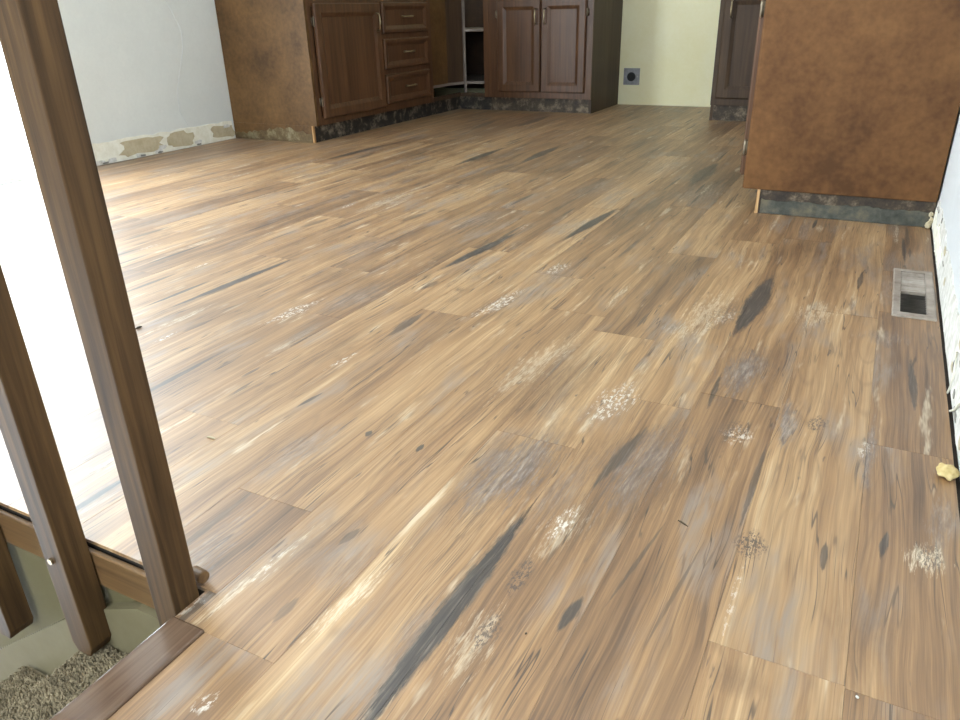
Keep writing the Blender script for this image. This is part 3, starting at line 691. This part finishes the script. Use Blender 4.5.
MB().prism([(XF - .02, 5.10, .10), (XF, 5.10, .10), (XF, YFR, .10), (XK - .045, YFR, .10), (XK - .045, YFR + .02, .10), (XF - .02, YFR + .02, .10)], (0, 0, .03)).build('bottom_rail', M_CAB_DARK, cabC)
for z in (.195, .575):
    fr = XF - .002 if z < .3 else XF - .03
    pie = [(XL + .03, 5.08, z), (XF - .03, 5.08, z), (XF - .03, 5.102, z), (fr, 5.103, z), (fr, 5.345, z), (fr + .052, YFR - .022, z), (XF + .09, YFR + .01, z), (XK - .05, YFR + .03, z), (XK - .03, YFR + .045, z), (XK - .03, YB - .03, z), (XL + .03, YB - .03, z)]
    MB().prism(pie, (0, 0, .018)).build('shelf', M_SHELF, cabC)
# leaf door swung into the opening: one brown panelled leaf along the left, one dark leaf folded in
lf = MB().box((XF - .022, 5.105, .2135), (XF - .004, 5.33, .80)); lf.build('leaf_door', M_CAB_SIDE, cabC)
def plan_box(p, q, th, z0, z1):
    p, q = Vector(p), Vector(q); n = Vector((-(q - p).y, (q - p).x)).normalized() * th
    return MB().prism([(p.x, p.y, z0), (q.x, q.y, z0), (q.x + n.x, q.y + n.y, z0), (p.x + n.x, p.y + n.y, z0)], (0, 0, z1 - z0))
plan_box((XF - .02, 5.335), (XF + .042, 5.50), .016, .2135, .80).build('leaf_door', M_CAB_DARK, cabC)
plan_box((XF + .0425, 5.501), (XF + .054, 5.494), .018, .135, .82).build('leaf_edge', M_SHELF, cabC)
MB().prism([(XF - .052, 5.0545, 0), (XF - .036, 5.0545, 0), (XF - .036, YFR + .036, 0), (XK - .001, YFR + .036, 0), (XK - .001, YFR + .052, 0), (XF - .052, YFR + .052, 0)], (0, 0, .0995)).build('toe_kick', M_KICK, cabC)
# --- back run: two-door cabinet
XS = -1.955
cabD = thing('base_cabinet', 'brown base cabinet with a pair of panelled doors left of the range gap', 'cabinet', (-2.36, 5.85, 0), 'kitchen base cabinets')
MB().box((XK, YFR + .02, .10), (XS - .02, YB - .006, CT)).build('carcass', M_INT, cabD)
MB().box((XS - .0195, YFR + .018, 0.0), (XS, YB - .006, CT)).build('side_panel', M_CAB_DARK, cabD)
b = MB(); b.box((XK, YFR, .10), (XK + .10, YFR + .02, CT)); b.box((XS - .09, YFR, .10), (XS, YFR + .0175, CT))
for z0, z1 in ((.10, .155), (.775, CT)): b.box((XK + .10, YFR, z0), (XS - .09, YFR + .0175, z1))
b.build('face_frame', M_CAB, cabD)
MB().box((XK, YFR + .03, 0), (XS - .02, YFR + .05, .0995)).build('toe_kick', M_KICK_B, cabD)
door_at(cabD, 'door', facing_ny(-2.712, YFR - .001, .145), .355, .643, (.322, .525, .10, True), (.545,), .05)
door_at(cabD, 'door', facing_ny(-2.350, YFR - .001, .145), .345, .643, (.033, .525, .10, True), (.545,), .05, hinge_side=1)
# --- back run, right of the range gap
cabE = thing('base_cabinet', 'dark brown base cabinet standing right of the range gap', 'cabinet', (-.7, 5.85, 0), 'kitchen base cabinets')
XE0, XE1, YFE = -1.062, .20, 5.45
MB().box((XE0 + .02, YFE - .02, .10), (XE1, YB - .006, CT)).build('carcass', M_INT, cabE)
MB().box((XE0, YFE - .02, 0), (XE0 + .0195, YB - .006, CT)).build('side_panel', M_CAB_DARK, cabE)
b = MB(); b.box((XE0, YFE - .04, .10), (XE0 + .04, YFE - .0205, CT)); b.box((XE0 + .62, YFE - .04, .10), (XE1, YFE - .0205, CT))
for z0, z1 in ((.10, .155), (.775, CT)): b.box((XE0 + .04, YFE - .04, z0), (XE0 + .62, YFE - .0205, z1))
b.build('face_frame', M_CAB_DARK, cabE)
MB().box((XE0 + .02, YFE - .018, 0), (XE1, YFE, .0995)).build('toe_kick', M_KICK_B, cabE)
door_at(cabE, 'door', facing_ny(XE0 + .03, YFE - .041, .145), .60, .643, (.05, .545, .10, True), (), .055, M_CAB_DARK)
# --- right run: end panel facing the viewer
YE, XEF = 2.902, -.421
cabF = thing('base_cabinet', 'large brown cabinet end panel against the white right wall near the floor vent', 'cabinet', (-.1, 3.3, 0), 'kitchen base cabinets')
MB().box((XEF + .02, YE + .02, .09), (XR - .006, 3.80, CT)).build('carcass', M_INT, cabF)
MB().box((XEF + .004, YE, .088), (XR - .006, YE + .0195, CT)).bevel(.0015, 1).build('end_panel', M_CAB_SIDE_R, cabF)
MB().box((XEF - .0005, YE + .001, .09), (XEF + .019, YE + .04, CT)).build('face_frame_stile', M_CAB_SIDE_R, cabF)
b = MB(); b.box((XEF, YE + .0405, .09), (XEF + .0195, 3.80, .13)); b.box((XEF, YE + .0405, .79), (XEF + .0195, 3.80, CT)); b.box((XEF, 3.755, .131), (XEF + .0195, 3.80, .789))
b.build('face_frame', M_CAB, cabF)
MB().box((-.357, YE + .006, 0), (XR - .006, YE + .0185, .0875)).build('base_board', M_KICK_B, cabF)
ragged_strip('y', YE + .006, -1, -.35, XR - .012, 0.001, .052, 23, 40, .006, .003).build('residue_band', M_RESID, cabF)
MB().box((-.3685, YE + .004, 0), (-.3575, YE + .03, .0875)).build('raw_wood_edge', M_RAW, cabF)
door_at(cabF, 'door', facing_nx(XEF - .0015, 3.33, .132), .40, .66, (.05, .56, .10, True), (.10, .56), .05, hinge_side=1)
door_at(cabF, 'door', facing_nx(XEF - .0015, 3.745, .132), .40, .66, (.35, .56, .10, True), (), .05)

# ------------------------------------------------------------------ range outlet on the cream wall
out = thing('range_outlet', 'square grey metal range outlet with black round socket on cream wall', 'outlet', (-1.852, YB, .213))
MB().box((-1.918, YB - .006, .150), (-1.786, YB - .0005, .276)).bevel(.003, 2).build('cover_plate', M_PLATE, out)
MB().tube([(-1.852, YB - .006, .212), (-1.852, YB - .016, .212), (-1.852, YB - .018, .212)], [.034, .034, .030], 24).build('socket', M_BLACK, out)
for dx, dz, w, h in ((-.014, 0, .003, .018), (.014, 0, .003, .018), (0, -.016, .016, .003)):
    MB().box((-1.852 + dx - w / 2, YB - .0195, .212 + dz - h / 2), (-1.852 + dx + w / 2, YB - .018, .212 + dz + h / 2)).build('slot', M_DUCT, out)
for sx in (-1, 1):
    MB().tube([(-1.852 + sx * .05, YB - .006, .213), (-1.852 + sx * .05, YB - .0075, .213)], .004, 10).build('screw_head', M_STEEL, out)

# ------------------------------------------------------------------ floor register
reg = thing('floor_register', 'metal floor vent register set in the planks beside the right wall', 'vent', (.150, 2.17, 0))
RX0, RX1, RY0, RY1 = .102, .200, 1.972, 2.372
b = MB(); zt = .0055
outer = [(RX0, RY0), (RX1, RY0), (RX1, RY1), (RX0, RY1)]; inn = [(RX0 + .003, RY0 + .004), (RX1 - .003, RY0 + .004), (RX1 - .003, RY1 - .004), (RX0 + .003, RY1 - .004)]
hole = [(.120, 1.998), (.180, 1.998), (.180, 2.346), (.120, 2.346)]
rings = [[b.bm.verts.new((x, y, z)) for x, y in ring] for ring, z in ((outer, .0003), (outer, .002), (inn, zt), (hole, zt), (hole, -.02))]
for r0, r1 in zip(rings[:-1], rings[1:]):
    for i in range(4): b.bm.faces.new((r0[i], r0[(i + 1) % 4], r1[(i + 1) % 4], r1[i]))
b.build('face_plate', M_VENT, reg)
MB().box((.1212, 2.166, -.006), (.1788, 2.174, .0052)).build('cross_bar', M_VENT, reg)
MB().box((VX0 + .002, VY0 + .002, -.19), (VX1 - .002, VY1 - .002, -.18)).build('duct_bottom', M_DUCT, reg)
for half, (y0, y1, tilt) in enumerate(((2.001, 2.163, -1), (2.178, 2.343, 1))):
    n = 9
    for i in range(n):
        y = y0 + (y1 - y0) * (i + .5) / n; dy = (.0065 if half == 0 else .0045) * tilt
        sl = [(.1214, y - dy, -.010), (.1214, y - dy + .0012, -.010), (.1214, y + dy + .0012, .003), (.1214, y + dy, .003)]
        MB().prism(sl, (.0572, 0, 0)).build('slat', M_SLAT_SHADE if half == 0 else M_VENT, reg)  # near slats coloured as shaded, far slats in plate enamel

# ------------------------------------------------------------------ loose bits on the floor
def blob(name, c, rx, ry, rz, mat, seed, sub=2, amp=.35):
    bm = bmesh.new(); bmesh.ops.create_icosphere(bm, subdivisions=sub, radius=1)
    for v in bm.verts:
        q = 1 + amp * mnoise.noise(v.co * 1.7 + Vector((seed, seed * 2.3, 0)))
        v.co = Vector((v.co.x * rx * q, v.co.y * ry * q, v.co.z * rz * q))
    zmin = min(v.co.z for v in bm.verts)
    for v in bm.verts: v.co.z -= zmin
    m = MB(); m.bm.free(); m.bm = bm
    return m.build(name, mat, None, True, c)
for i, (x, y, z, r) in enumerate(((.196, 2.888, 0, .011), (.203, 2.886, .020, .009), (.199, 2.889, .038, .008))):
    o = blob('plaster_lump', (x, y, z), r * .8, r * .8, r * 1.1, M_PAPER, 11 + i, 3, .7); o.parent = wall_right
p = on_floor(952, 478)
tag(blob('foam_lump', (min(p.x, .192), p.y, 0), .014, .018, .009, M_YELLOW, 3, 3, .55), 'lumpy yellow foam scrap on floor against right wall', 'debris')
def splinter(name, a, b, r, mat, label):
    A, B = on_floor(*a), on_floor(*b); d = (B - A)
    m = MB().tube([A + Vector((0, 0, r)), A + d * .3 + Vector((0, 0, r * 1.2)), A + d * .7 + Vector((0, 0, r)), B + Vector((0, 0, r * .7))], [r * .5, r, r * .9, r * .3], 6)
    return tag(m.build(name, mat), label, 'debris')
splinter('wood_splinter', (678, 521), (688, 527), .0014, M_DEBRIS, 'thin dark wood splinter lying across planks mid floor')
splinter('wood_chip', (207, 438), (215, 439), .0022, M_PAPER, 'small pale wood chip on floor right of newel post')
splinter('plastic_chip', (136, 330), (142, 327), .003, M_DEBRIS, 'tiny dark chip on floor touching the newel outline')
p = on_floor(526, 634); tag(blob('gravel_crumb', (p.x, p.y, 0), .0016, .0016, .0012, M_DEBRIS, 5, 1), 'tiny black crumb on plank near the long charcoal streak', 'debris')
p = on_floor(857, 698); tag(blob('plaster_crumb', (p.x, p.y, 0), .002, .002, .0014, M_CHALK, 6, 1), 'tiny white plaster crumb on planks at bottom right', 'debris')
